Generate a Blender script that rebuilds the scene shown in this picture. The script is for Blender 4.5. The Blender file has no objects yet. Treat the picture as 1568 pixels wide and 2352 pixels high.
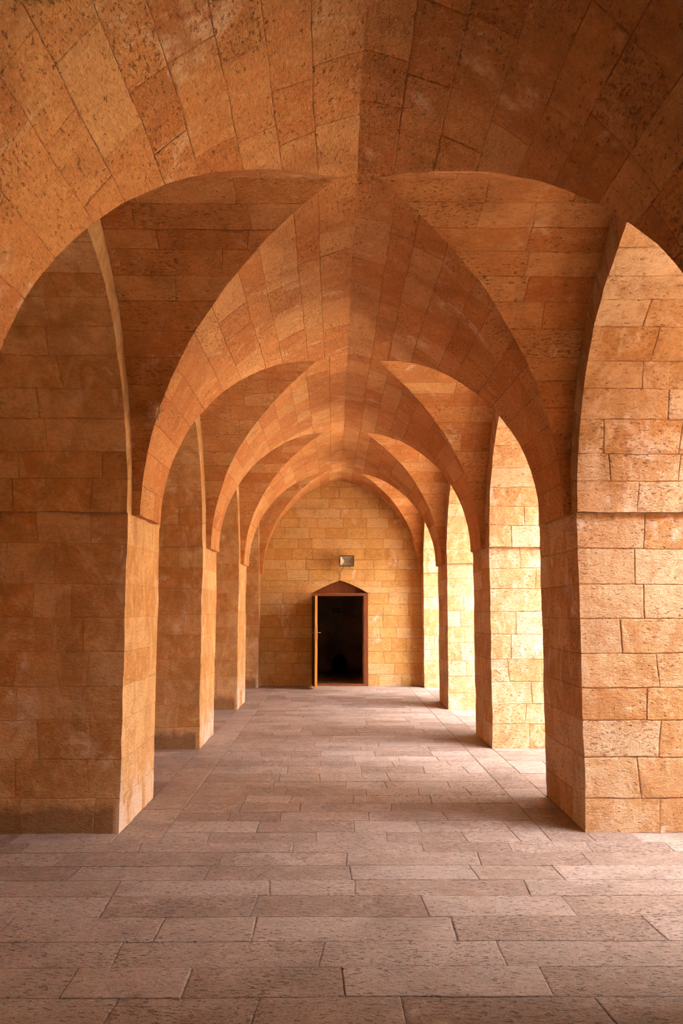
import bpy, math, random
import numpy as np
from mathutils import Vector, Matrix

C = bpy.context.scene.collection
SC = bpy.context.scene
PI = math.pi

# ------------------------------------------------------------------ camera, sky, sun, exposure
# world frame: x = 0 is the middle of the aisle, +y runs down the aisle, z up, metres
CAM = (-0.135, 0.0, 1.60)
cd = bpy.data.cameras.new('camera'); cam = bpy.data.objects.new('camera', cd); C.objects.link(cam)
cd.sensor_fit = 'VERTICAL'; cd.sensor_height = 36.0; cd.lens = 2000.0 / 2352.0 * 36.0
cd.clip_start = 0.05; cd.clip_end = 300
cam.location = CAM
cam.rotation_euler = (math.radians(90 + 6.25), 0, math.radians(-0.46))
SC.camera = cam

w = bpy.data.worlds.new('sky'); SC.world = w; w.use_nodes = True
bg = w.node_tree.nodes['Background']
# hazy bright sky, plus a lobe added over the courtyard to brighten the far bays
def _sky():
    t = w.node_tree; N = t.nodes
    tc = N.new('ShaderNodeTexCoord'); dot = N.new('ShaderNodeVectorMath'); dot.operation = 'DOT_PRODUCT'
    nm = N.new('ShaderNodeVectorMath'); nm.operation = 'NORMALIZE'
    t.links.new(tc.outputs['Generated'], nm.inputs[0]); t.links.new(nm.outputs[0], dot.inputs[0])
    dot.inputs[1].default_value = Vector(SKY_DIR).normalized()
    mr = N.new('ShaderNodeMapRange'); mr.interpolation_type = 'SMOOTHERSTEP'
    t.links.new(dot.outputs['Value'], mr.inputs[0]); mr.inputs[1].default_value = 0.45; mr.inputs[2].default_value = 1.0
    mr.inputs[3].default_value = SKY_BASE; mr.inputs[4].default_value = SKY_PEAK
    bg.inputs['Color'].default_value = (1.0, 0.93, 0.95, 1)
    t.links.new(mr.outputs[0], bg.inputs['Strength'])
SKY_DIR, SKY_BASE, SKY_PEAK = (0.60, -0.66, 0.46), 4.0, 70.0
_sky()

sd = bpy.data.lights.new('sun', 'SUN'); sun = bpy.data.objects.new('sun', sd); C.objects.link(sun)
sd.energy = 140.0; sd.color = (1.0, 0.86, 0.68); sd.angle = math.radians(0.6)
# high sun behind the left-hand roofs: it falls on the courtyard, never straight into the aisle
sun.rotation_euler = Vector((-0.40, -0.50, 0.85)).normalized().to_track_quat('Z', 'Y').to_euler()
sun.location = (-8, -8, 14)

SC.view_settings.view_transform = 'Standard'
try: SC.view_settings.look = 'None'
except Exception: pass
SC.view_settings.exposure = -1.25
SC.view_settings.gamma = 1.0
SC.view_settings.use_curve_mapping = False
SC.cycles.max_bounces = 6
SC.cycles.diffuse_bounces = 5
SC.cycles.use_adaptive_sampling = True
SC.cycles.adaptive_threshold = 0.2
SC.cycles.adaptive_min_samples = 12
SC.cycles.use_light_tree = False
SC.cycles.use_denoising = True
SC.cycles.sample_clamp_indirect = 20.0

# ------------------------------------------------------------------ noise and mesh helpers
def _hash(ix, iy, iz, s):
    h = (ix * 374761393 + iy * 668265263 + iz * 2147483647 + s * 974634777) & 0xffffffff
    h = ((h ^ (h >> 13)) * 1274126177) & 0xffffffff
    h = h ^ (h >> 16)
    return (h & 0xffff) / 32767.5 - 1.0

def noise3(p, scale, seed):
    q = p / scale
    i = np.floor(q).astype(np.int64); f = q - i; f = f * f * (3 - 2 * f)
    r = 0
    for dx in (0, 1):
        for dy in (0, 1):
            for dz in (0, 1):
                wt = (f[:, 0] if dx else 1 - f[:, 0]) * (f[:, 1] if dy else 1 - f[:, 1]) * (f[:, 2] if dz else 1 - f[:, 2])
                r = r + wt * _hash(i[:, 0] + dx, i[:, 1] + dy, i[:, 2] + dz, seed)
    return r

def rough(p, amp):
    """the hewn, uneven surface: one continuous field, so neighbouring faces stay together"""
    d = np.zeros_like(p)
    for k in range(3):
        d[:, k] = amp * (noise3(p, 0.42, 11 + k) * 0.9 + noise3(p, 0.13, 31 + k) * 0.55 + noise3(p, 0.045, 51 + k) * 0.30)
    return d

class MB:
    def __init__(s):
        s.P = []; s.F = []; s.UV = []; s.A = []; s.n = 0
    def grid(s, P, UV, A):
        """P (m,n,3) grid of points"""
        m, n = P.shape[:2]
        idx = np.arange(m * n).reshape(m, n) + s.n
        f = np.stack([idx[:-1, :-1], idx[:-1, 1:], idx[1:, 1:], idx[1:, :-1]], -1).reshape(-1, 4)
        s.P.append(P.reshape(-1, 3)); s.F.append(f); s.UV.append(UV.reshape(-1, 2)); s.A.append(A.reshape(-1, 4)); s.n += m * n
    def box(s, x0, x1, y0, y1, z0, z1):
        """solid core a little behind the dressed faces"""
        c = np.array([[x0, y0, z0], [x1, y0, z0], [x1, y1, z0], [x0, y1, z0], [x0, y0, z1], [x1, y0, z1], [x1, y1, z1], [x0, y1, z1]], float)
        for f in ((0, 3, 1, 2), (4, 5, 7, 6), (0, 1, 4, 5), (1, 2, 5, 6), (2, 3, 6, 7), (3, 0, 7, 4)):
            P = c[list(f)].reshape(2, 2, 3); a = np.zeros((2, 2, 4)); a[..., 3] = 1
            s.grid(P, np.zeros((2, 2, 2)), a)
    def build(s, name, mat, parent=None, amp=0.006, smooth=True):
        P = np.concatenate(s.P); F = np.concatenate(s.F); UV = np.concatenate(s.UV); A = np.concatenate(s.A)
        if amp: P = P + rough(P, amp)
        me = bpy.data.meshes.new(name)
        me.vertices.add(len(P)); me.vertices.foreach_set('co', P.astype(np.float32).ravel())
        me.loops.add(len(F) * 4); me.loops.foreach_set('vertex_index', F.astype(np.int32).ravel())
        me.polygons.add(len(F)); me.polygons.foreach_set('loop_start', np.arange(0, len(F) * 4, 4, dtype=np.int32))
        me.update(calc_edges=True)
        uv = me.uv_layers.new(name='UVMap'); uv.data.foreach_set('uv', UV[F.ravel()].astype(np.float32).ravel())
        at = me.attributes.new('block', 'FLOAT_COLOR', 'POINT'); at.data.foreach_set('color', A.astype(np.float32).ravel())
        me.polygons.foreach_set('use_smooth', np.full(len(F), smooth))
        me.materials.append(mat); me.validate(); me.update()
        o = bpy.data.objects.new(name, me); C.objects.link(o)
        if parent: o.parent = parent
        return o

def masonry(mb, S, rows, umin, umax, lens, rng, res=0.06, groove=0.004, gw=0.006, flip=False,
            edge_lr=(False, False), edge_bt=(False, False), tone=None, pit=None, joints=None, off=None):
    """courses of dressed blocks on the surface S(u, v, d); rows = v edges; umin / umax bound the course"""
    nr = len(rows) - 1
    for r in range(nr):
        v0, v1 = rows[r], rows[r + 1]
        vm = (v0 + v1) / 2
        vv = np.array([v0, vm, v1])
        lo = float(np.min(umin(vv))); hi = float(np.max(umax(vv)))
        if hi - lo < 0.02: continue
        if joints is not None:
            js = joints[r]
            inner = [j for j in js if lo + 0.06 < j < hi - 0.06]
        else:
            inner = []; x = lo + rng.uniform(0.25, 1.0) * lens[1] * (off or 1.0)
            while x < hi - lens[0] * 0.55:
                inner.append(x); x += rng.uniform(*lens)
        cuts = [lo] + inner + [hi]
        tilt = [0.0] + [rng.uniform(-0.012, 0.012) for _ in inner] + [0.0]
        for k in range(len(cuts) - 1):
            a, b = cuts[k], cuts[k + 1]
            ta, tb = tilt[k], tilt[k + 1]
            first, last = k == 0, k == len(cuts) - 2
            gl = edge_lr[0] or not first; gr = edge_lr[1] or not last
            gb = edge_bt[0] or r > 0; gt = edge_bt[1] or r < nr - 1
            h = v1 - v0; L = b - a
            g = gw * rng.uniform(0.6, 1.5)
            nv = max(1, int(math.ceil((h - 2 * g) / res))); nu = max(1, int(math.ceil((L - 2 * g) / res)))
            tv = np.linspace(g / h if gb else 0, 1 - g / h if gt else 1, nv + 1)
            tu = np.linspace(g / L if gl else 0, 1 - g / L if gr else 1, nu + 1)
            k_ = 0.005      # a narrow shoulder keeps the block faces flat up to their arrises
            def ring(t, n, lo_, hi_):
                q = list(t)
                if lo_: q = [0.0, q[0], q[0] + k_ / n] + q[1:]
                if hi_: q = q[:-1] + [q[-1] - k_ / n, q[-1], 1.0]
                return np.array(sorted(min(1, max(0, z)) for z in q))
            tv = ring(tv, h, gb, gt); tu = ring(tu, L, gl, gr)
            V = v0 + h * tv
            mn = umin(V); mx = umax(V)
            s01 = (V - v0) / h * 2 - 1
            ul = np.clip(a + ta * s01, mn, mx) if not first else mn
            ur = np.clip(b + tb * s01, mn, mx) if not last else mx
            if np.max(ur - ul) < 0.008: continue
            T, _ = np.meshgrid(tu, tv)
            U = ul[:, None] + (ur - ul)[:, None] * T
            VV = np.repeat(V[:, None], len(tu), 1)
            D = np.zeros_like(U); E = np.zeros_like(U)
            gd = groove; rng.random()
            lift = rng.uniform(-0.002, 0.002)
            D[:] = lift
            if gb: D[0, :] = gd; E[0, :] = 1
            if gt: D[-1, :] = gd; E[-1, :] = 1
            if gl: D[:, 0] = gd; E[:, 0] = 1
            if gr: D[:, -1] = gd; E[:, -1] = 1
            if not gb: D[0, :] = 0
            if not gt: D[-1, :] = 0
            if not gl: D[:, 0] = np.where(E[:, 0] > 0, D[:, 0], 0)
            if not gr: D[:, -1] = np.where(E[:, -1] > 0, D[:, -1], 0)
            P = S(U, VV, D)
            ou, ov = rng.uniform(0, 40), rng.uniform(0, 40)
            UV = np.stack([U + ou, VV + ov], -1)
            t = rng.random(); hue = rng.random(); pp = rng.random() ** 1.5
            if tone is not None: t = min(1, max(0, tone(t, (a + b) / 2, vm)))
            if pit is not None: pp = min(1, max(0, pit(pp, (a + b) / 2, vm)))
            A = np.zeros(U.shape + (4,)); A[..., 0] = t; A[..., 1] = hue; A[..., 2] = pp; A[..., 3] = E
            if flip: P = P[:, ::-1]; UV = UV[:, ::-1]; A = A[:, ::-1]
            mb.grid(P, UV, A)

def courses(a, b, h, rng, j=0.18):
    n = max(1, int(round((b - a) / h)))
    e = np.linspace(a, b, n + 1)
    for i in range(1, n): e[i] += rng.uniform(-j, j) * h
    return list(e)

def const(c): return lambda v: np.full(np.shape(v), float(c))

def tag(o, label=None, cat=None, group=None, kind=None):
    if label: o['label'] = label
    if cat: o['category'] = cat
    if group: o['group'] = group
    if kind: o['kind'] = kind
    return o

def empty(name, loc, rz=0.0, parent=None):
    o = bpy.data.objects.new(name, None); C.objects.link(o); o.location = loc; o.rotation_euler = (0, 0, rz)
    o.empty_display_size = 0.1
    if parent: o.parent = parent
    return o

# ------------------------------------------------------------------ materials
class NT:
    def __init__(s, name):
        s.m = bpy.data.materials.new(name); s.m.use_nodes = True; s.t = s.m.node_tree
        s.b = s.t.nodes['Principled BSDF']
    def n(s, typ, **kw):
        x = s.t.nodes.new(typ)
        for k, v in kw.items():
            if k.startswith('i_'): x.inputs[k[2:].replace('_', ' ')].default_value = v
            else: setattr(x, k, v)
        return x
    def l(s, a, b): s.t.links.new(a, b)
    def mix(s, f, a, b, mode='MIX'):
        x = s.t.nodes.new('ShaderNodeMix'); x.data_type = 'RGBA'; x.blend_type = mode
        for sock, v in ((x.inputs[0], f), (x.inputs[6], a), (x.inputs[7], b)):
            if isinstance(v, (int, float)): sock.default_value = v
            elif isinstance(v, tuple): sock.default_value = v if len(v) == 4 else v + (1,)
            else: s.l(v, sock)
        return x.outputs[2]
    def math(s, op, a, b=0.0, clamp=False):
        x = s.t.nodes.new('ShaderNodeMath'); x.operation = op; x.use_clamp = clamp
        for sock, v in ((x.inputs[0], a), (x.inputs[1], b)):
            if isinstance(v, (int, float)): sock.default_value = v
            else: s.l(v, sock)
        return x.outputs[0]
    def ramp(s, f, a, b, lo=0.0, hi=1.0):
        x = s.t.nodes.new('ShaderNodeMapRange'); x.interpolation_type = 'SMOOTHSTEP'
        s.l(f, x.inputs[0]); x.inputs[1].default_value = a; x.inputs[2].default_value = b
        x.inputs[3].default_value = lo; x.inputs[4].default_value = hi
        return x.outputs[0]
    def noise(s, vec, scale, detail=4, rough=0.55, dist=0.0):
        x = s.t.nodes.new('ShaderNodeTexNoise'); s.l(vec, x.inputs['Vector'])
        x.inputs['Scale'].default_value = scale; x.inputs['Detail'].default_value = detail
        x.inputs['Roughness'].default_value = rough; x.inputs['Distortion'].default_value = dist
        return x.outputs['Fac']
    def mapping(s, vec, scale=(1, 1, 1), loc=(0, 0, 0)):
        x = s.t.nodes.new('ShaderNodeMapping'); s.l(vec, x.inputs['Vector'])
        x.inputs['Scale'].default_value = scale; x.inputs['Location'].default_value = loc
        return x.outputs[0]

def stone(name, cA, cB, cC, joint, salt, pits=1.0, bump=1.0, salt_on=0.5, rough_=0.85, foot=False):
    """limestone: three block tones, bedding streaks, elongated pits, dusty salts, dirty joints"""
    t = NT(name)
    att = t.n('ShaderNodeAttribute', attribute_name='block'); sep = t.n('ShaderNodeSeparateColor'); t.l(att.outputs['Color'], sep.inputs[0])
    uv = t.n('ShaderNodeUVMap', uv_map='UVMap').outputs[0]
    ob = t.n('ShaderNodeNewGeometry').outputs['Position']
    tone, hue, pitt, edge = sep.outputs[0], sep.outputs[1], sep.outputs[2], att.outputs['Alpha']
    col = t.mix(t.ramp(hue, 0.2, 0.9), cA, cB)
    col = t.mix(t.ramp(tone, 0.45, 1.0, 0.0, 0.85), col, cC)
    streak = t.noise(t.mapping(uv, (9, 24, 1)), 1.0, 4, 0.68, 1.2)
    big = t.noise(ob, 1.7, 3, 0.6, 0.5)
    mott = t.noise(ob, 9.0, 4, 0.66, 0.3)
    col = t.mix(t.ramp(streak, 0.40, 0.72, 0.0, 0.34), col, tuple(c * 0.62 for c in cB))
    col = t.mix(t.ramp(mott, 0.45, 0.72, 0.0, 0.40), col, tuple(min(1, c * 1.12) for c in cC))
    col = t.mix(t.ramp(big, 0.47, 0.70, 0.0, 0.5), col, tuple(c * 0.68 for c in cB))
    fine = t.noise(t.mapping(uv, (38, 60, 1)), 1.0, 3, 0.72, 0.6)
    col = t.mix(t.ramp(fine, 0.5, 0.72, 0.0, 0.38), col, tuple(c * 0.6 for c in cB))
    col = t.mix(t.ramp(fine, 0.5, 0.30, 0.0, 0.30), col, tuple(min(1, c * 1.1) for c in cC))
    # pale salts and lime bloom
    sl = t.noise(t.mapping(ob, (1, 1, 0.8)), 2.3, 4, 0.68, 0.8)
    slf = t.math('MULTIPLY', t.ramp(sl, 0.56, 0.70), t.ramp(mott, 0.42, 0.62, 0.25, 1.0))
    col = t.mix(t.math('MULTIPLY', slf, salt_on), col, salt)
    if foot:
        smear = t.noise(t.mapping(ob, (2.2, 2.2, 1.3)), 2.0, 4, 0.72, 1.4)
        col = t.mix(t.ramp(smear, 0.50, 0.66, 0.0, 0.55), col, tuple(min(1, c * 1.05) for c in cC))
        col = t.mix(t.ramp(smear, 0.48, 0.36, 0.0, 0.45), col, tuple(c * 0.72 for c in cB))
        # grimy crumbling foot of the blind left side, lime crust low on the faces towards the aisle
        sp = t.n('ShaderNodeSeparateXYZ'); t.l(ob, sp.inputs[0])
        zz_ = t.math('ADD', sp.outputs[2], t.math('MULTIPLY', mott, -0.22))
        left = t.ramp(sp.outputs[0], -1.72, -1.70, 1.0, 0.0)
        face = t.math('MULTIPLY', t.ramp(sp.outputs[0], -1.70, -1.68, 0.0, 1.0), t.ramp(sp.outputs[0], -1.60, -1.50, 1.0, 0.0))
        col = t.mix(t.math('MULTIPLY', left, t.ramp(zz_, 0.02, 0.12, 0.62, 0.0)), col, (0.13, 0.06, 0.03))
        col = t.mix(t.math('MULTIPLY', face, t.math('MULTIPLY', t.ramp(zz_, 0.05, 0.42, 0.85, 0.0), t.ramp(sl, 0.38, 0.55))), col, (0.72, 0.60, 0.52))
    # pits
    pn = t.noise(t.mapping(uv, (24, 52, 1)), 1.0, 2, 0.6, 0.45)
    pn2 = t.noise(t.mapping(uv, (55, 110, 1)), 1.0, 1, 0.6)
    patch = t.noise(ob, 3.1, 1, 0.5)
    thr = t.math('SUBTRACT', t.math('ADD', pn, t.math('MULTIPLY', pitt, 0.055)), t.ramp(patch, 0.4, 0.7, 0.05, 0.0))
    pit = t.ramp(thr, 0.60, 0.66)
    pitB = t.ramp(pn2, 0.62, 0.70, 0, 0.6)
    pall = t.math('MAXIMUM', pit, t.math('MULTIPLY', pitB, t.math('ADD', 0.25, pitt)), True)
    col = t.mix(t.math('MULTIPLY', pall, 0.62 * pits), col, joint)
    en = mott
    col = t.mix(t.math('MULTIPLY', t.ramp(edge, 0.1, 0.9), t.ramp(en, 0.38, 0.62, 0.12, 0.9)), col, joint)
    t.l(col, t.b.inputs['Base Color'])
    t.b.inputs['Roughness'].default_value = rough_
    t.b.inputs['Specular IOR Level'].default_value = 0.25
    hgt = t.math('SUBTRACT', t.math('ADD', t.math('MULTIPLY', streak, 0.6), t.math('MULTIPLY', mott, 0.8)), t.math('MULTIPLY', pall, 0.75 * pits))
    hgt = t.math('ADD', hgt, t.math('MULTIPLY', fine, 0.9))
    bp = t.n('ShaderNodeBump'); bp.inputs['Strength'].default_value = 1.0; bp.inputs['Distance'].default_value = 0.013 * bump
    t.l(hgt, bp.inputs['Height']); t.l(bp.outputs[0], t.b.inputs['Normal'])
    return t.m

def plain(name, col, rough_=0.6, metal=0.0, vary=0.15, scale=12.0, bump=0.0, grain=None, spec=0.5):
    t = NT(name)
    tc = t.n('ShaderNodeTexCoord').outputs['Object']
    v = t.mapping(tc, grain) if grain else tc
    nz = t.noise(v, scale, 5, 0.6, 0.4)
    c = t.mix(t.ramp(nz, 0.3, 0.7), tuple(x * (1 - vary) for x in col), tuple(min(1, x * (1 + vary)) for x in col))
    t.l(c, t.b.inputs['Base Color'])
    t.b.inputs['Roughness'].default_value = rough_; t.b.inputs['Metallic'].default_value = metal
    t.b.inputs['Specular IOR Level'].default_value = spec
    if bump:
        bp = t.n('ShaderNodeBump'); bp.inputs['Strength'].default_value = 1.0; bp.inputs['Distance'].default_value = bump
        t.l(nz, bp.inputs['Height']); t.l(bp.outputs[0], t.b.inputs['Normal'])
    return t.m

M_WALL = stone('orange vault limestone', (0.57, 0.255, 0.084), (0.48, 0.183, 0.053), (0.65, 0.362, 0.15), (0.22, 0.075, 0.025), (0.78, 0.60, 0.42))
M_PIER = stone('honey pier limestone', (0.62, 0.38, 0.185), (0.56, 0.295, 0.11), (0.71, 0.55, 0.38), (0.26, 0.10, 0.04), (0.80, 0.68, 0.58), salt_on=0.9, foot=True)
M_PLAST = stone('smeared left pier limestone', (0.60, 0.35, 0.14), (0.53, 0.26, 0.08), (0.68, 0.47, 0.25), (0.36, 0.17, 0.07), (0.78, 0.62, 0.48), pits=0.55, bump=0.8, salt_on=0.8, foot=True)
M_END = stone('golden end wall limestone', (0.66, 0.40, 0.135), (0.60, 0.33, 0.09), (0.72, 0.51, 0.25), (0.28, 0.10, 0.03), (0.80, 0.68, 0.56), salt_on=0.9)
M_FLOOR = stone('worn paving limestone', (0.38, 0.30, 0.25), (0.28, 0.205, 0.165), (0.45, 0.38, 0.34), (0.10, 0.06, 0.045), (0.62, 0.56, 0.52), pits=1.0, bump=0.6, salt_on=0.3, rough_=0.7)
M_LEAF = plain('honey door wood', (0.72, 0.31, 0.05), 0.45, 0, 0.2, 6.0, 0.001, (12, 12, 1.2))
M_WOOD = plain('red-brown frame wood', (0.16, 0.045, 0.010), 0.45, 0, 0.3, 6.0, 0.001, (12, 12, 1.2))
M_WOOD_SHADE = plain('door face painted shade', (0.035, 0.014, 0.006), 0.6, 0, 0.3, 6.0, 0.001, (12, 12, 1.2), spec=0.1)  # near-black stands in for shade on the open leaf
M_METAL = plain('dull brass', (0.55, 0.33, 0.18), 0.35, 0.9, 0.15, 30)
M_BEZEL = plain('dark anodised metal', (0.05, 0.03, 0.035), 0.45, 0.3, 0.2, 30)
M_SHELL = plain('pale weathered housing', (0.45, 0.30, 0.22), 0.55, 0.2, 0.15, 20)
M_REFL = plain('satin reflector', (0.85, 0.74, 0.60), 0.55, 0.35, 0.05, 15)
M_CABLE = plain('brown cable', (0.16, 0.08, 0.04), 0.6, 0, 0.2, 20)
M_TWIG = plain('dry twigs', (0.62, 0.38, 0.24), 0.9, 0, 0.35, 60)
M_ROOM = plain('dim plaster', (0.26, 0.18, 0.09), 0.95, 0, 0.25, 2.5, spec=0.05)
M_DARK = plain('black fitting', (0.02, 0.018, 0.015), 0.7, 0, 0.2, 20, spec=0.1)
M_GROUND = plain('courtyard paving', (0.80, 0.68, 0.52), 0.9, 0, 0.12, 1.5)
M_FACADE = plain('sunlit pale facade', (0.80, 0.68, 0.52), 0.9, 0, 0.08, 0.8)
M_ROOF = plain('roof masonry', (0.55, 0.36, 0.20), 0.9, 0, 0.15, 2.0)

# ------------------------------------------------------------------ layout
A = 1.665            # pier face
ZS = 2.30            # springing
DL, DR = 1.35, 1.15  # depth of the side arches, left and right

class Prof:
    """one haunch of a pointed arch: half-width a, rise r"""
    def __init__(s, a, r):
        s.a, s.r = a, r; s.e = (r * r - a * a) / (2 * a); s.R = a + s.e
        s.fm = math.acos(min(1, s.e / s.R)); s.L = s.R * s.fm
    def at(s, v, d=0.0):
        f = v / s.R
        return -s.e + (s.R + d) * np.cos(f), (s.R + d) * np.sin(f)
    def half(s, z):
        z = np.asarray(z, float)
        return np.where(z < s.r, np.maximum(np.sqrt(np.maximum(s.R ** 2 - z * z, 0)) - s.e, 0), 0)
    def v_of(s, z): return s.R * math.asin(min(1, z / s.R))

MAIN = Prof(1.605, 1.945)
# bay: centre y, half opening between piers, web half-width, web rise
BAYS = {-1: (-2.32, 1.275, 1.50, 1.86), 0: (1.43, 1.275, 1.50, 1.88), 1: (5.09, 1.33, 1.48, 1.915), 2: (8.86, 1.26, 1.52, 1.85),
        3: (12.63, 1.32, 1.53, 1.85), 4: (16.42, 1.27, 1.44, 1.84)}
END = 18.10
BACK = -3.75
def pier_y(k):        # pier k stands between bay k and bay k + 1
    lo = BAYS[k][0] + BAYS[k][1] if k in BAYS else BACK
    hi = BAYS[k + 1][0] - BAYS[k + 1][1] if k + 1 in BAYS else END
    return lo, hi
def web(k): return Prof(BAYS[k][2], BAYS[k][3])
def side(k): return Prof(BAYS[k][1] - 0.035, BAYS[k][3] - 0.26)

def res_for(y): return 0.05 if 2.5 < y < 8 else (0.08 if y < 13 else 0.12)

SEEN = {1: 'nearest', 2: 'second', 3: 'third', 4: 'last'}

# ------------------------------------------------------------------ floor
def row_y(py):
    a = math.atan((py - 1176) / 2000.0) - math.radians(6.25)
    return 1.6 / math.tan(a)
fr = random.Random(5)
near = [row_y(p) for p in (2290, 2221, 2162, 2105, 2057, 2021, 1988, 1957, 1935, 1911, 1885, 1865, 1845, 1827, 1811, 1795, 1777, 1760)]
rows = []
y = near[0]
while y > BACK - 0.3:
    y -= 0.29; rows.insert(0, y)
rows += near
while rows[-1] < END + 0.02: rows.append(rows[-1] + fr.uniform(0.22, 0.34))
rows = [r for r in rows if r > BACK - 0.4]
XL, XR = -A - DL - 0.05, 4.2
Sfloor = lambda U, V, D: np.stack([U, V, -D], -1)
mb = MB()
ra_ = [r for r in rows if r < near[8] + 1e-6]
rb_ = [r for r in rows if r > near[8] - 1e-6]
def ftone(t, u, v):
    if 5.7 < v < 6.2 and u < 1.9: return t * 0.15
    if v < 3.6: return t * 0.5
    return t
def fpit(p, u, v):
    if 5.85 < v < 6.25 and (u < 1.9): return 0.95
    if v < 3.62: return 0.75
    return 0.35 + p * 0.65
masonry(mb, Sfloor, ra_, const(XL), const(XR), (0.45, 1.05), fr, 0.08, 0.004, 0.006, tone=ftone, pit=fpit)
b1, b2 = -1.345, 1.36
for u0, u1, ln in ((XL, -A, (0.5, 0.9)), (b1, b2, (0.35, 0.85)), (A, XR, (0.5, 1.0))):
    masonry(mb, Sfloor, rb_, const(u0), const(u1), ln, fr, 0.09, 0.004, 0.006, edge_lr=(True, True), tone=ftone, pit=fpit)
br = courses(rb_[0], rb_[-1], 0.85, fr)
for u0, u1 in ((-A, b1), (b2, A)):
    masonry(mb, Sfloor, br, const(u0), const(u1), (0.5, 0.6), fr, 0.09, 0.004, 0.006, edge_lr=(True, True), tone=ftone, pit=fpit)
mb.box(XL, XR, BACK - 0.35, END + 0.02, -0.25, -0.02)
fl = mb.build('floor', M_FLOOR, amp=0.0025); fl['kind'] = 'structure'

# ------------------------------------------------------------------ piers
def pier(k, s):
    gq = 0.002 if s < 0 else 0.006
    y0, y1 = pier_y(k)
    rng = random.Random(100 + k * 7 + (s > 0))
    dep = DR if s > 0 else DL
    rs = courses(0, ZS, 0.245, rng, 0.10)
    res = res_for((y0 + y1) / 2)
    mb = MB()
    X0, X1 = A, A + dep
    last = k == 4
    # face towards the aisle
    masonry(mb, lambda U, V, D: np.stack([s * (A + D), U, V], -1), rs, const(y0), const(y1), (0.45, 0.95), rng, res, gq * 0.7, 0.005, flip=(s > 0))
    # reveals, camera side and far side
    masonry(mb, lambda U, V, D: np.stack([s * U, y0 + D, V], -1), rs, const(X0), const(X1), (0.28, 0.62), rng, res, gq, 0.006, flip=(s < 0))
    if not last:
        masonry(mb, lambda U, V, D: np.stack([s * U, y1 - D, V], -1), rs, const(X0), const(X1), (0.28, 0.62), rng, max(res, .08), gq, 0.006, flip=(s > 0))
    # outer face
    masonry(mb, lambda U, V, D: np.stack([s * (X1 - D), U, V], -1), rs, const(y0), const(y1), (0.45, 0.95), rng, 0.12, 0.006, 0.009, flip=(s < 0))
    # flat bed on which the arches stand
    masonry(mb, lambda U, V, D: np.stack([s * U, V, np.full(U.shape, ZS) - 0.0 * D], -1), [y0, y1], const(X0), const(X1), (3, 4), rng, 0.2, 0, 0.009, flip=(s < 0))
    mb.box(*((X0 + 0.025, X1 - 0.025) if s > 0 else (-X1 + 0.025, -X0 - 0.025)), y0 + 0.025, y1 - 0.025, 0.0, ZS - 0.02)
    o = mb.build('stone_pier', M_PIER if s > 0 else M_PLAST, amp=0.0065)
    return o

PL = {
 (0, -1): 'honey stone pier beside the camera, left of the aisle and ahead of the nearest bay',
 (0, 1): 'honey stone pier beside the camera, courtyard side, ahead of the nearest bay',
 (1, -1): 'largest, nearest stone pier of the dim left row, pale stain low on its lit face',
 (1, 1): 'largest, nearest stone pier of the bright courtyard row, at the right edge of the photo',
 (2, -1): 'second stone pier of the left row, with a dark crumbling foot',
 (2, 1): 'second stone pier of the courtyard row, darker crack lines near its foot',
 (3, -1): 'third and narrowest-looking freestanding stone pier of the left row',
 (3, 1): 'third freestanding stone pier of the courtyard row, casting a shadow near the door wall',
 (4, -1): 'thin stone half pier in the left corner of the end wall',
 (4, 1): 'stone half pier in the right corner of the end wall, its camera side glaring white'}
for k in range(-2, 5):
    for s in (-1, 1):
        o = pier(k, s)
        tag(o, PL.get((k, s), 'honey stone pier behind the camera, %s of the aisle' % ('left' if s < 0 else 'right') + (' at the near end' if k == -2 else '')), 'pier',
            'piers of the left row' if s < 0 else 'piers of the courtyard row')

# ------------------------------------------------------------------ transverse bands of the main vault
def band(k):
    """vault band above pier pair k, bounded by the groins of the bays on both sides"""
    rng = random.Random(300 + k)
    mb = MB()
    p0 = web(k) if k in BAYS else None; p1 = web(k + 1) if k + 1 in BAYS else None
    c0 = BAYS[k][0] if k in BAYS else BACK
    c1 = BAYS[k + 1][0] if k + 1 in BAYS else END
    res = res_for((c0 + c1) / 2 if k != 0 else 3)
    for s in (-1, 1):
        n = courses(0, MAIN.L, 0.225, rng, 0.14)
        S = lambda U, V, D: np.stack([s * MAIN.at(V, D)[0], U, ZS + MAIN.at(V, D)[1]], -1)
        lo = (lambda v: c0 + p0.half(MAIN.at(v)[1])) if p0 else const(c0)
        hi = (lambda v: c1 - p1.half(MAIN.at(v)[1])) if p1 else const(c1)
        masonry(mb, S, n, lo, hi, (0.38, 0.85), rng, res, 0.004, 0.005, flip=(s > 0))
        # underside of the small overhang at the springing
        a0 = c0 + (p0.half(0) if p0 else 0); a1 = c1 - (p1.half(0) if p1 else 0)
        Sl = lambda U, V, D: np.stack([s * V, U, np.full(U.shape, ZS)], -1)
        masonry(mb, Sl, [MAIN.a, A], const(float(a0)), const(float(a1)), (3, 4), rng, 0.1, 0, 0.01, flip=(s > 0))
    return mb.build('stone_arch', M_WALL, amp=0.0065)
BL = {0: 'huge rough stone vault band filling the top of the photo',
      1: 'first full pointed stone arch down the aisle, with bright golden left flank',
      2: 'second pointed stone arch down the aisle, framed inside the first',
      3: 'third pointed stone arch down the aisle, framed inside the second',
      4: 'innermost narrow pointed stone arch set against the end wall'}
for k in range(-2, 5):
    tag(band(k), BL.get(k, 'rough stone vault band behind the camera' + (' at the near end' if k == -2 else '')), 'arch', 'pointed arches crossing the aisle')

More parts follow.
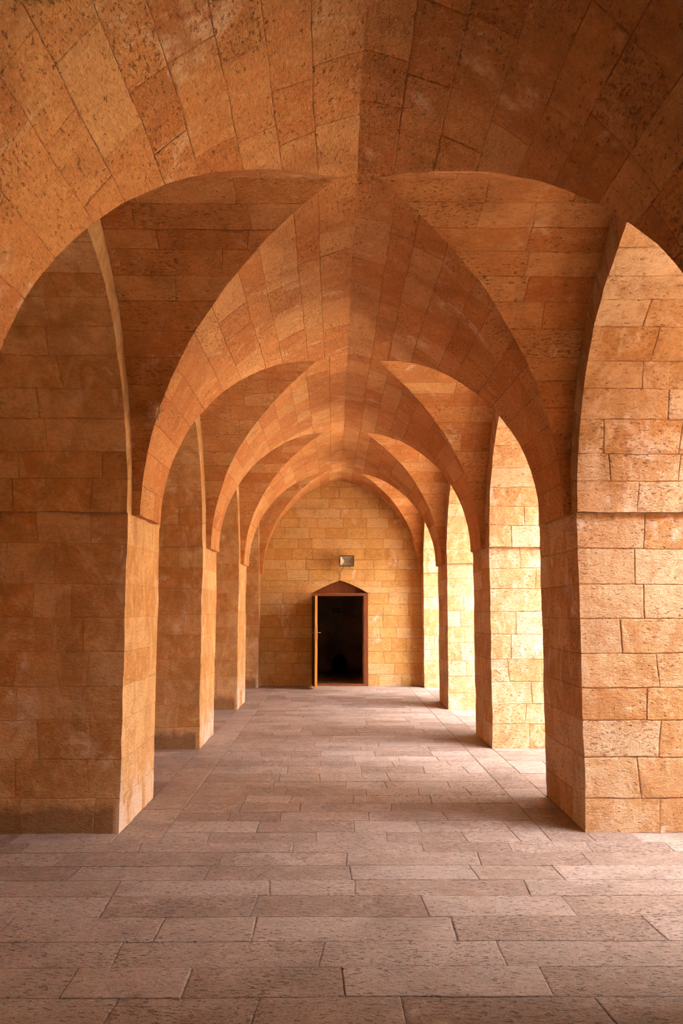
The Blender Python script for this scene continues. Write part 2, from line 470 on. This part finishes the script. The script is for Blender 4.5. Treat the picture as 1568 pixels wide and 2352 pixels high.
# ------------------------------------------------------------------ webs between the bands (ceiling) and side arches
def webs(k):
    rng = random.Random(500 + k)
    p = web(k); yk = BAYS[k][0]; mb = MB(); res = res_for(yk)
    for s in (-1, 1):
        for g in (-1, 1):
            n = courses(0, p.L, 0.205, rng, 0.12)
            S = lambda U, V, D: np.stack([s * U, yk + g * p.at(V, D)[0], ZS + p.at(V, D)[1]], -1)
            masonry(mb, S, n, lambda v: MAIN.half(p.at(v)[1]), const(A), (0.35, 0.75), rng, res, 0.004, 0.0055, flip=(s * g > 0))
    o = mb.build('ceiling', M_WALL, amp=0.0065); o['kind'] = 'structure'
for k in BAYS: webs(k)

def side_arch(k, s):
    rng = random.Random(700 + k * 5 + (s > 0))
    q = side(k); p = web(k); yk = BAYS[k][0]; mb = MB(); res = res_for(yk)
    dep = DR if s > 0 else DL
    for g in (-1, 1):
        n = courses(0, q.L, 0.235, rng, 0.12)
        S = lambda U, V, D: np.stack([s * U, yk + g * q.at(V, D)[0], ZS + q.at(V, D)[1]], -1)
        masonry(mb, S, n, const(A), const(A + dep), (0.35, 0.7), rng, res, 0.005, 0.006, flip=(s * g > 0))
        def S2(U, V, D):
            a, b = q.at(V)
            c, d = p.at(V / q.L * p.L)
            return np.stack([s * (A + D), yk + g * (a + (c - a) * U), ZS + b + (d - b) * U], -1)
        masonry(mb, S2, n, const(0), const(1), (3, 4), rng, res * 2, 0.004, 0.008, flip=(s * g < 0))
        # overhang of the arch over the pier at the springing
        yo, yi = yk + g * (BAYS[k][1] + 0.01), yk + g * q.a
        Sl = lambda U, V, D: np.stack([s * U, yi + (yo - yi) * V, np.full(U.shape, ZS)], -1)
        masonry(mb, Sl, [0, 1], const(A), const(A + dep), (3, 4), rng, 0.5, 0, 0.01, flip=(s * g > 0))
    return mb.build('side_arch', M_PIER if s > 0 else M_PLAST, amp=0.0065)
for k in BAYS:
    for s in (-1, 1):
        w_ = SEEN.get(k)
        if w_:
            lb = ('%s pointed side arch on the dim left, springing from the left piers' if s < 0 else '%s pointed side arch open to the bright courtyard') % w_
        else:
            lb = 'pointed side arch %s the camera, %s' % ('beside' if k == 0 else 'behind', 'left of the aisle' if s < 0 else 'open to the courtyard')
        tag(side_arch(k, s), lb, 'arch', 'side arches on the left' if s < 0 else 'side arches open to the courtyard')

# ------------------------------------------------------------------ end wall with the door niche
DX0, DX1, DZ, DP = -0.598, 0.560, 1.895, 2.150
dc = (DX0 + DX1) / 2; dh = (DX1 - DX0) / 2
nich = Prof(dh, dh * 1.0001)
def arch_half(z):        # low two-centred head of the niche
    t = np.clip((np.asarray(z, float) - DZ) / (DP - DZ), 0, 1)
    return dh * (1 - t) ** 0.74 * (1 - 0.06 * t)
rng = random.Random(41)
rw = courses(0, DZ, 0.236, rng, 0.10)
rt = courses(DZ, DP, 0.128, rng, 0.0)
ru = courses(DP, ZS + 2.02, 0.225, rng, 0.10)
mb = MB()
Se = lambda U, V, D: np.stack([U, END + D, V], -1)
X = A + 0.02
masonry(mb, Se, rw, const(-X), const(DX0), (0.28, 0.55), rng, 0.1, 0.007, 0.009, edge_bt=(False, True))
masonry(mb, Se, rw, const(DX1), const(X), (0.28, 0.55), rng, 0.1, 0.007, 0.009, edge_bt=(False, True))
masonry(mb, Se, rt, const(-X), lambda v: dc - arch_half(v), (0.5, 0.8), rng, 0.03, 0.003, 0.006, edge_bt=(True, True))
masonry(mb, Se, rt, lambda v: dc + arch_half(v), const(X), (0.5, 0.8), rng, 0.03, 0.003, 0.006, edge_bt=(True, True))
masonry(mb, Se, ru, const(-X), const(X), (0.28, 0.6), rng, 0.1, 0.007, 0.009, edge_bt=(True, False))
# niche reveals and the low head, 22 cm deep
ND = 0.40
for sx, xx in ((1, DX0), (-1, DX1)):
    masonry(mb, lambda U, V, D: np.stack([xx - sx * D, U, V], -1), rw, const(END), const(END + 0.5), (3, 4), rng, 0.1, 0.004, 0.008, flip=(sx < 0))
def Shead(U, V, D):
    t = np.abs(V); z = DZ + (DP - DZ) * t
    return np.stack([dc + np.sign(V + 1e-9) * arch_half(z), U, z], -1)
def Shead2(U, V, D, sg):
    z = DZ + (DP - DZ) * V
    return np.stack([dc + sg * arch_half(z), U, z], -1)
for sg in (-1, 1):
    masonry(mb, lambda U, V, D: Shead2(U, V, D, sg), [0, 0.5, 1.0], const(END), const(END + ND), (3, 4), rng, 0.05, 0, 0.005, flip=(sg > 0))
we = mb.build('wall_end', M_END, amp=0.005); we['kind'] = 'structure'

# ------------------------------------------------------------------ simple solid boxes and tubes
def box_mesh(name, boxes, mat, parent=None, bevel=0.0, kind=None, loc=None):
    """boxes: list of (x0,x1,y0,y1,z0,z1)"""
    vs = []; fs = []
    for (x0, x1, y0, y1, z0, z1) in boxes:
        n = len(vs)
        vs += [(x0, y0, z0), (x1, y0, z0), (x1, y1, z0), (x0, y1, z0), (x0, y0, z1), (x1, y0, z1), (x1, y1, z1), (x0, y1, z1)]
        fs += [tuple(n + i for i in f) for f in ((0, 3, 2, 1), (4, 5, 6, 7), (0, 1, 5, 4), (1, 2, 6, 5), (2, 3, 7, 6), (3, 0, 4, 7))]
    me = bpy.data.meshes.new(name); me.from_pydata(vs, [], fs); me.materials.append(mat)
    o = bpy.data.objects.new(name, me); C.objects.link(o)
    if parent: o.parent = parent
    if loc: o.location = loc
    if bevel:
        b = o.modifiers.new('edge', 'BEVEL'); b.width = bevel; b.segments = 2
    if kind: o['kind'] = kind
    return o

def tube_mesh(name, paths, r, mat, parent=None, seg=8, loc=None):
    vs = []; fs = []
    for path in paths:
        rr = r
        pts = [Vector(p) for p in path]
        base = len(vs)
        for i, p in enumerate(pts):
            t = (pts[min(i + 1, len(pts) - 1)] - pts[max(i - 1, 0)]).normalized()
            a = t.cross(Vector((0, 0, 1)) if abs(t.z) < 0.9 else Vector((1, 0, 0))).normalized(); b = t.cross(a)
            for j in range(seg):
                an = 2 * PI * j / seg
                vs.append(tuple(p + a * math.cos(an) * rr + b * math.sin(an) * rr))
        for i in range(len(pts) - 1):
            for j in range(seg):
                k0 = base + i * seg + j; k1 = base + i * seg + (j + 1) % seg
                fs.append((k0, k1, k1 + seg, k0 + seg))
        fs.append(tuple(base + j for j in reversed(range(seg))))
        fs.append(tuple(base + (len(pts) - 1) * seg + j for j in range(seg)))
    me = bpy.data.meshes.new(name); me.from_pydata(vs, [], fs); me.materials.append(mat)
    for p in me.polygons: p.use_smooth = len(p.vertices) == 4
    o = bpy.data.objects.new(name, me); C.objects.link(o)
    if parent: o.parent = parent
    if loc: o.location = loc
    return o

# ------------------------------------------------------------------ solid mass above and around the aisle
XO = A + DR
TOP = 4.75
box_mesh('ceiling', [(-A - DL - 0.6, XO + 0.1, BACK - 0.5, END + 0.6, TOP, TOP + 0.5)], M_ROOF, kind='structure')
# courtyard front above the arches, cut to their outline
def facade():
    vs = []; fs = []
    def q(*p):
        n = len(vs); vs.extend(p); fs.append(tuple(range(n, n + 4)))
    ye = BACK - 0.5
    for k in sorted(BAYS):
        yk, c = BAYS[k][0], side(k)
        lo, hi = yk - c.a, yk + c.a
        q((XO, ye, ZS), (XO, lo, ZS), (XO, lo, TOP), (XO, ye, TOP))
        for g in (-1, 1):
            N = 14
            for i in range(N):
                v0, v1 = c.L * i / N, c.L * (i + 1) / N
                a0, z0 = c.at(v0); a1, z1 = c.at(v1)
                P = [(XO, yk + g * a0, ZS + z0), (XO, yk + g * a1, ZS + z1), (XO, yk + g * a1, TOP), (XO, yk + g * a0, TOP)]
                q(*(P if g < 0 else P[::-1]))
        ye = hi
    q((XO, ye, ZS), (XO, END + 0.6, ZS), (XO, END + 0.6, TOP), (XO, ye, TOP))
    q((XO, END, 0), (XO, END + 0.6, 0), (XO, END + 0.6, ZS), (XO, END, ZS))
    me = bpy.data.meshes.new('wall_right'); me.from_pydata(vs, [], fs); me.materials.append(M_ROOF)
    o = bpy.data.objects.new('wall_right', me); C.objects.link(o); o['kind'] = 'structure'
facade()
# unseen infill added outside the rear bays to block courtyard light there
box_mesh('wall_right', [(XO + 0.01, XO + 0.3, BACK - 0.5, BAYS[0][0] + BAYS[0][1] + 0.3, 0, TOP)], M_ROOF, kind='structure')
# unseen building block, added to keep low sky and sun off the near bays
box_mesh('wall_light_blocker', [(XO + 0.31, 20.0, -12, 2.9, 0, 5.8)], M_ROOF, kind='structure')
# back of the blind left-hand recesses
mb = MB(); rng = random.Random(77)
masonry(mb, lambda U, V, D: np.stack([-(A + DL) - D, U, V], -1), courses(0, TOP, 0.24, rng, .1), const(BACK - 0.4), const(END + 0.4), (0.4, 0.8), rng, 0.16, 0.007, 0.009)
mb.box(-(A + DL) - 0.5, -(A + DL) - 0.03, BACK - 0.5, END + 0.5, 0, TOP)
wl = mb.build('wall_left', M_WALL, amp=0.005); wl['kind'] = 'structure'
# wall closing the aisle behind the camera
mb = MB(); rng = random.Random(78)
masonry(mb, lambda U, V, D: np.stack([U, BACK - D, V], -1), courses(0, TOP, 0.24, rng, .1), const(-A - DL), const(XO), (0.4, 0.8), rng, 0.2, 0.007, 0.009, flip=True)
mb.box(-A - DL - 0.5, XO, BACK - 0.5, BACK - 0.03, 0, TOP)
wn = mb.build('wall_back', M_WALL, amp=0.005); wn['kind'] = 'structure'

# ------------------------------------------------------------------ dim room beyond the door
RX0, RX1, RY0, RY1, RZ = -1.9, 2.1, END + 0.5, END + 3.9, 2.6
t_ = 0.1
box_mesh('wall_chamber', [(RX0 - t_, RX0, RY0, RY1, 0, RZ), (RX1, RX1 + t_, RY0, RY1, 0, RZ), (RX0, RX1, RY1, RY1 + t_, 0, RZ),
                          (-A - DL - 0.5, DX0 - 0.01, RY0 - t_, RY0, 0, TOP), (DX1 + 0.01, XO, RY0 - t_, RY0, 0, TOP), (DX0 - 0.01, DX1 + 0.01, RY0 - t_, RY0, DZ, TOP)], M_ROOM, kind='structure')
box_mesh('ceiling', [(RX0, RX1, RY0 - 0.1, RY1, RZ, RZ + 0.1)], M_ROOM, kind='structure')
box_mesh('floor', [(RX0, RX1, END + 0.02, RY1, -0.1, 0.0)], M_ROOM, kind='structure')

# ------------------------------------------------------------------ courtyard
box_mesh('ground', [(4.2, 34, -22, 40, -0.15, -0.005)], M_GROUND, kind='structure')
box_mesh('wall_courtyard', [(17.0, 18.0, 2.2, 20, 0, 8.0), (4.2, 19, 34, 35, 0, 6.0)], M_FACADE, kind='structure')

# ------------------------------------------------------------------ door: frame, open leaf, lever handles
door = empty('door_1', (dc, END, 0)); door['kind'] = 'structure'
def L(x): return x - dc
fy0, fy1 = -0.02, 0.10
box_mesh('door_frame', [(L(DX0) + 0.004, L(DX0) + 0.05, fy0, fy1, 0, DZ), (L(DX1) - 0.095, L(DX1) - 0.003, fy0, fy1, 0, DZ),
                        (L(DX0) + 0.05, L(DX1) - 0.095, fy0, fy1, 1.835, DZ), (L(DX0) + 0.05, L(DX1) - 0.095, fy0, fy1, 0, 0.045),
                        (L(DX1) - 0.115, L(DX1) - 0.095, 0.03, fy1, 0.045, 1.835)], M_WOOD, door, 0.004)
# dark panel closing the pointed head above the frame
_n = 12; _v = []; _f = []
for _y in (0.16, 0.20):
    _v += [(float(sg * arch_half(DZ + (DP - DZ) * q / _n)), _y, DZ + (DP - DZ) * q / _n) for sg in (-1, 1) for q in range(_n + 1)]
for q in range(_n):
    _f.append((q, _n + 1 + q, _n + 2 + q, q + 1)); o2 = 2 * (_n + 1); _f.append((o2 + q, o2 + q + 1, o2 + _n + 2 + q, o2 + _n + 1 + q))
_m = bpy.data.meshes.new('head_panel'); _m.from_pydata(_v, [], _f); _m.materials.append(M_WOOD)
_o = bpy.data.objects.new('head_panel', _m); C.objects.link(_o); _o.parent = door
box_mesh('head_rail', [(L(DX0) + 0.01, L(DX1) - 0.01, 0.10, 0.22, DZ - 0.06, DZ + 0.002)], M_WOOD, door)
leaf = empty('door_leaf', (L(DX0) + 0.052, fy0 - 0.01, 0.045), math.radians(-84.6), door)
LW, LH, LT = 0.80, 1.785, 0.05
# local x runs from the hinge to the lock edge; y = -LT side is the outer face
box_mesh('leaf_core', [(0.0, LW, -LT, 0, 0, LH)], M_LEAF, leaf, 0.004)
box_mesh('leaf_shade_skin', [(0.005, LW - 0.004, -LT - 0.004, -LT, 0.004, LH - 0.004)], M_WOOD_SHADE, leaf)['label'] = 'outer face of the door, its shade painted dark'  # shade of the leaf's outer side put into the colour
box_mesh('lock_plate', [(LW, LW + 0.003, -LT + 0.012, -0.012, 0.93, 1.16)], M_METAL, leaf)
for sgn in (-1, 1):
    yb = -LT - 0.004 if sgn < 0 else 0.0
    tube_mesh('lever_handle', [[(LW - 0.06, yb, 1.06), (LW - 0.06, yb + sgn * 0.055, 1.06), (LW - 0.075, yb + sgn * 0.065, 1.062), (LW - 0.18, yb + sgn * 0.066, 1.055)],
                               ], 0.009, M_METAL, leaf)
    box_mesh('handle_plate', [(LW - 0.08, LW - 0.04, min(yb, yb + sgn * 0.006), max(yb, yb + sgn * 0.006), 0.93, 1.15)], M_METAL, leaf, 0.001)

# things barely seen in the dark room
def lathe(name, prof, mat, loc, parent=None, seg=28):
    vs = []; fs = []
    for (r, z) in prof:
        for j in range(seg):
            a = 2 * PI * j / seg; vs.append((r * math.cos(a), r * math.sin(a), z))
    for i in range(len(prof) - 1):
        for j in range(seg):
            fs.append((i * seg + j, i * seg + (j + 1) % seg, (i + 1) * seg + (j + 1) % seg, (i + 1) * seg + j))
    fs.append(tuple(reversed(range(seg)))); fs.append(tuple((len(prof) - 1) * seg + j for j in range(seg)))
    me = bpy.data.meshes.new(name); me.from_pydata(vs, [], fs); me.materials.append(mat)
    for p in me.polygons: p.use_smooth = len(p.vertices) == 4
    o = bpy.data.objects.new(name, me); C.objects.link(o); o.location = loc
    if parent: o.parent = parent
    return o
jar = empty('storage_jar', (0.0, RY1 - 0.35, 0)); tag(jar, 'black round-shouldered shape standing on the floor of the dark room beyond the door', 'jar')
lathe('body', [(0.12, 0), (0.17, 0.06), (0.19, 0.2), (0.17, 0.33), (0.10, 0.41)], M_DARK, (0, 0, 0), jar)
lathe('lid', [(0.105, 0.41), (0.10, 0.43), (0.03, 0.445), (0.02, 0.46), (0.005, 0.465)], M_DARK, (0, 0, 0), jar)
vent = empty('wall_vent', (-0.09, RY1 - 0.001, 1.52)); tag(vent, 'small black vent high on the back wall of the dark room', 'vent')
box_mesh('vent_frame', [(-0.10, 0.10, -0.02, 0, -0.06, -0.045), (-0.10, 0.10, -0.02, 0, 0.045, 0.06), (-0.10, -0.085, -0.02, 0, -0.045, 0.045), (0.085, 0.10, -0.02, 0, -0.045, 0.045)], M_DARK, vent)
box_mesh('vent_slats', [(-0.085, 0.085, -0.015, 0, -0.035 + i * 0.022, -0.025 + i * 0.022) for i in range(4)], M_DARK, vent)

# ------------------------------------------------------------------ floodlight over the door
FX, FZ = 0.118, 2.548
fl_ = empty('floodlight', (FX, END, FZ)); tag(fl_, 'small rectangular floodlight fixed to the end wall above the door', 'light')
W2, H2, FY = 0.148, 0.112, -0.24           # half width, half height, front plane
def loft(name, rects, mat, parent, cap0=True, cap1=True):
    vs = []; fs = []
    for (y_, wx, hz) in rects:
        vs += [(-wx, y_, -hz), (wx, y_, -hz), (wx, y_, hz), (-wx, y_, hz)]
    for i in range(len(rects) - 1):
        for j in range(4):
            fs.append((i * 4 + j, i * 4 + (j + 1) % 4, i * 4 + 4 + (j + 1) % 4, i * 4 + 4 + j))
    if cap0: fs.append((3, 2, 1, 0))
    if cap1: n = (len(rects) - 1) * 4; fs.append((n, n + 1, n + 2, n + 3))
    me = bpy.data.meshes.new(name); me.from_pydata(vs, [], fs); me.materials.append(mat)
    o = bpy.data.objects.new(name, me); C.objects.link(o); o.parent = parent
    return o
loft('housing', [(FY + 0.02, W2 - 0.002, H2 - 0.002), (FY + 0.07, W2 - 0.01, H2 - 0.01), (FY + 0.13, W2 * 0.6, H2 * 0.6)], M_SHELL, fl_, cap0=False)
bz = 0.016
box_mesh('bezel', [(-W2, W2, FY, FY + 0.025, H2 - bz, H2), (-W2, W2, FY, FY + 0.025, -H2, -H2 + bz), (-W2, -W2 + bz, FY, FY + 0.025, -H2 + bz, H2 - bz), (W2 - bz, W2, FY, FY + 0.025, -H2 + bz, H2 - bz)], M_BEZEL, fl_, 0.002)
loft('reflector', [(FY + 0.022, W2 - bz, H2 - bz), (FY + 0.085, W2 * 0.38, H2 * 0.22)], M_REFL, fl_, cap0=False)
tube_mesh('lamp_tube', [[(-0.045, FY + 0.065, 0), (0.045, FY + 0.065, 0)]], 0.007, M_REFL, fl_)
tg = NT('lamp glass'); tg.b.inputs['Base Color'].default_value = (1, 0.97, 0.92, 1); tg.b.inputs['Roughness'].default_value = 0.03
tg.b.inputs['Transmission Weight'].default_value = 1.0; tg.b.inputs['IOR'].default_value = 1.1
box_mesh('glass', [(-W2 + bz, W2 - bz, FY + 0.008, FY + 0.012, -H2 + bz, H2 - bz)], tg.m, fl_)
tube_mesh('bracket', [[(-W2 * 0.9, FY + 0.06, 0), (-W2 - 0.012, FY + 0.07, 0), (-W2 - 0.012, -0.03, 0), (-W2 + 0.02, -0.006, 0), (W2 - 0.02, -0.006, 0), (W2 + 0.006, -0.03, 0), (W2 + 0.006, FY + 0.07, 0), (W2 * 0.9, FY + 0.06, 0)]], 0.006, M_BEZEL, fl_, 6)
box_mesh('wall_box', [(-0.05, 0.05, -0.045, 0.0, -0.04, 0.04), (-0.02, 0.02, FY + 0.12, -0.04, -0.02, 0.02)], M_SHELL, fl_, 0.003)
tube_mesh('cable', [[(-0.06, FY + 0.1, -0.09), (-0.075, -0.08, -0.14), (-0.12, -0.02, -0.20), (-0.135, -0.010, -0.235), (-0.128, -0.010, -0.29), (-0.135, -0.010, -0.35), (-0.15, -0.012, -0.395), (-0.155, 0.03, -0.405), (-0.155, 0.10, -0.40)]], 0.006, M_CABLE, fl_, 6)

# ------------------------------------------------------------------ tuft of twigs in the left groin of the nearest bay
p1 = web(1); zz = 0.78
vv = p1.v_of(zz); gy = BAYS[1][0] + float(p1.at(vv)[0]); gx = -float(MAIN.half(zz))
nb = Vector((gx - 0.03, gy - 0.035, ZS + zz - 0.02))
nest = empty('twig_nest', nb); tag(nest, 'small ragged tuft of pale dry twigs lodged where the first arch meets the left vault', 'nest')
nr = random.Random(9)
paths = []
for i in range(90):
    th = nr.uniform(0, 2 * PI); ph = nr.uniform(-0.9, 0.9)
    c = Vector((0.032 * math.cos(th) * math.cos(ph), 0.026 * math.sin(th) * math.cos(ph), 0.055 * math.sin(ph)))
    d = Vector((nr.uniform(-1, 1), nr.uniform(-1, 1), nr.uniform(-1.3, 1.3))).normalized() * nr.uniform(0.012, 0.03)
    b_ = Vector((nr.uniform(-1, 1), nr.uniform(-1, 1), nr.uniform(-1, 1))) * 0.005
    paths.append([(c - d) * 1.3, (c + b_) * 1.3, (c + d) * 1.3])
tube_mesh('twigs', paths, 0.0016, M_TWIG, nest, 5)
lp = [(0.001, -0.05), (0.018, -0.04), (0.028, -0.01), (0.026, 0.02), (0.014, 0.04), (0.001, 0.045)]
o = lathe('mud_cup', lp, M_TWIG, (0, 0, 0), nest, 12)
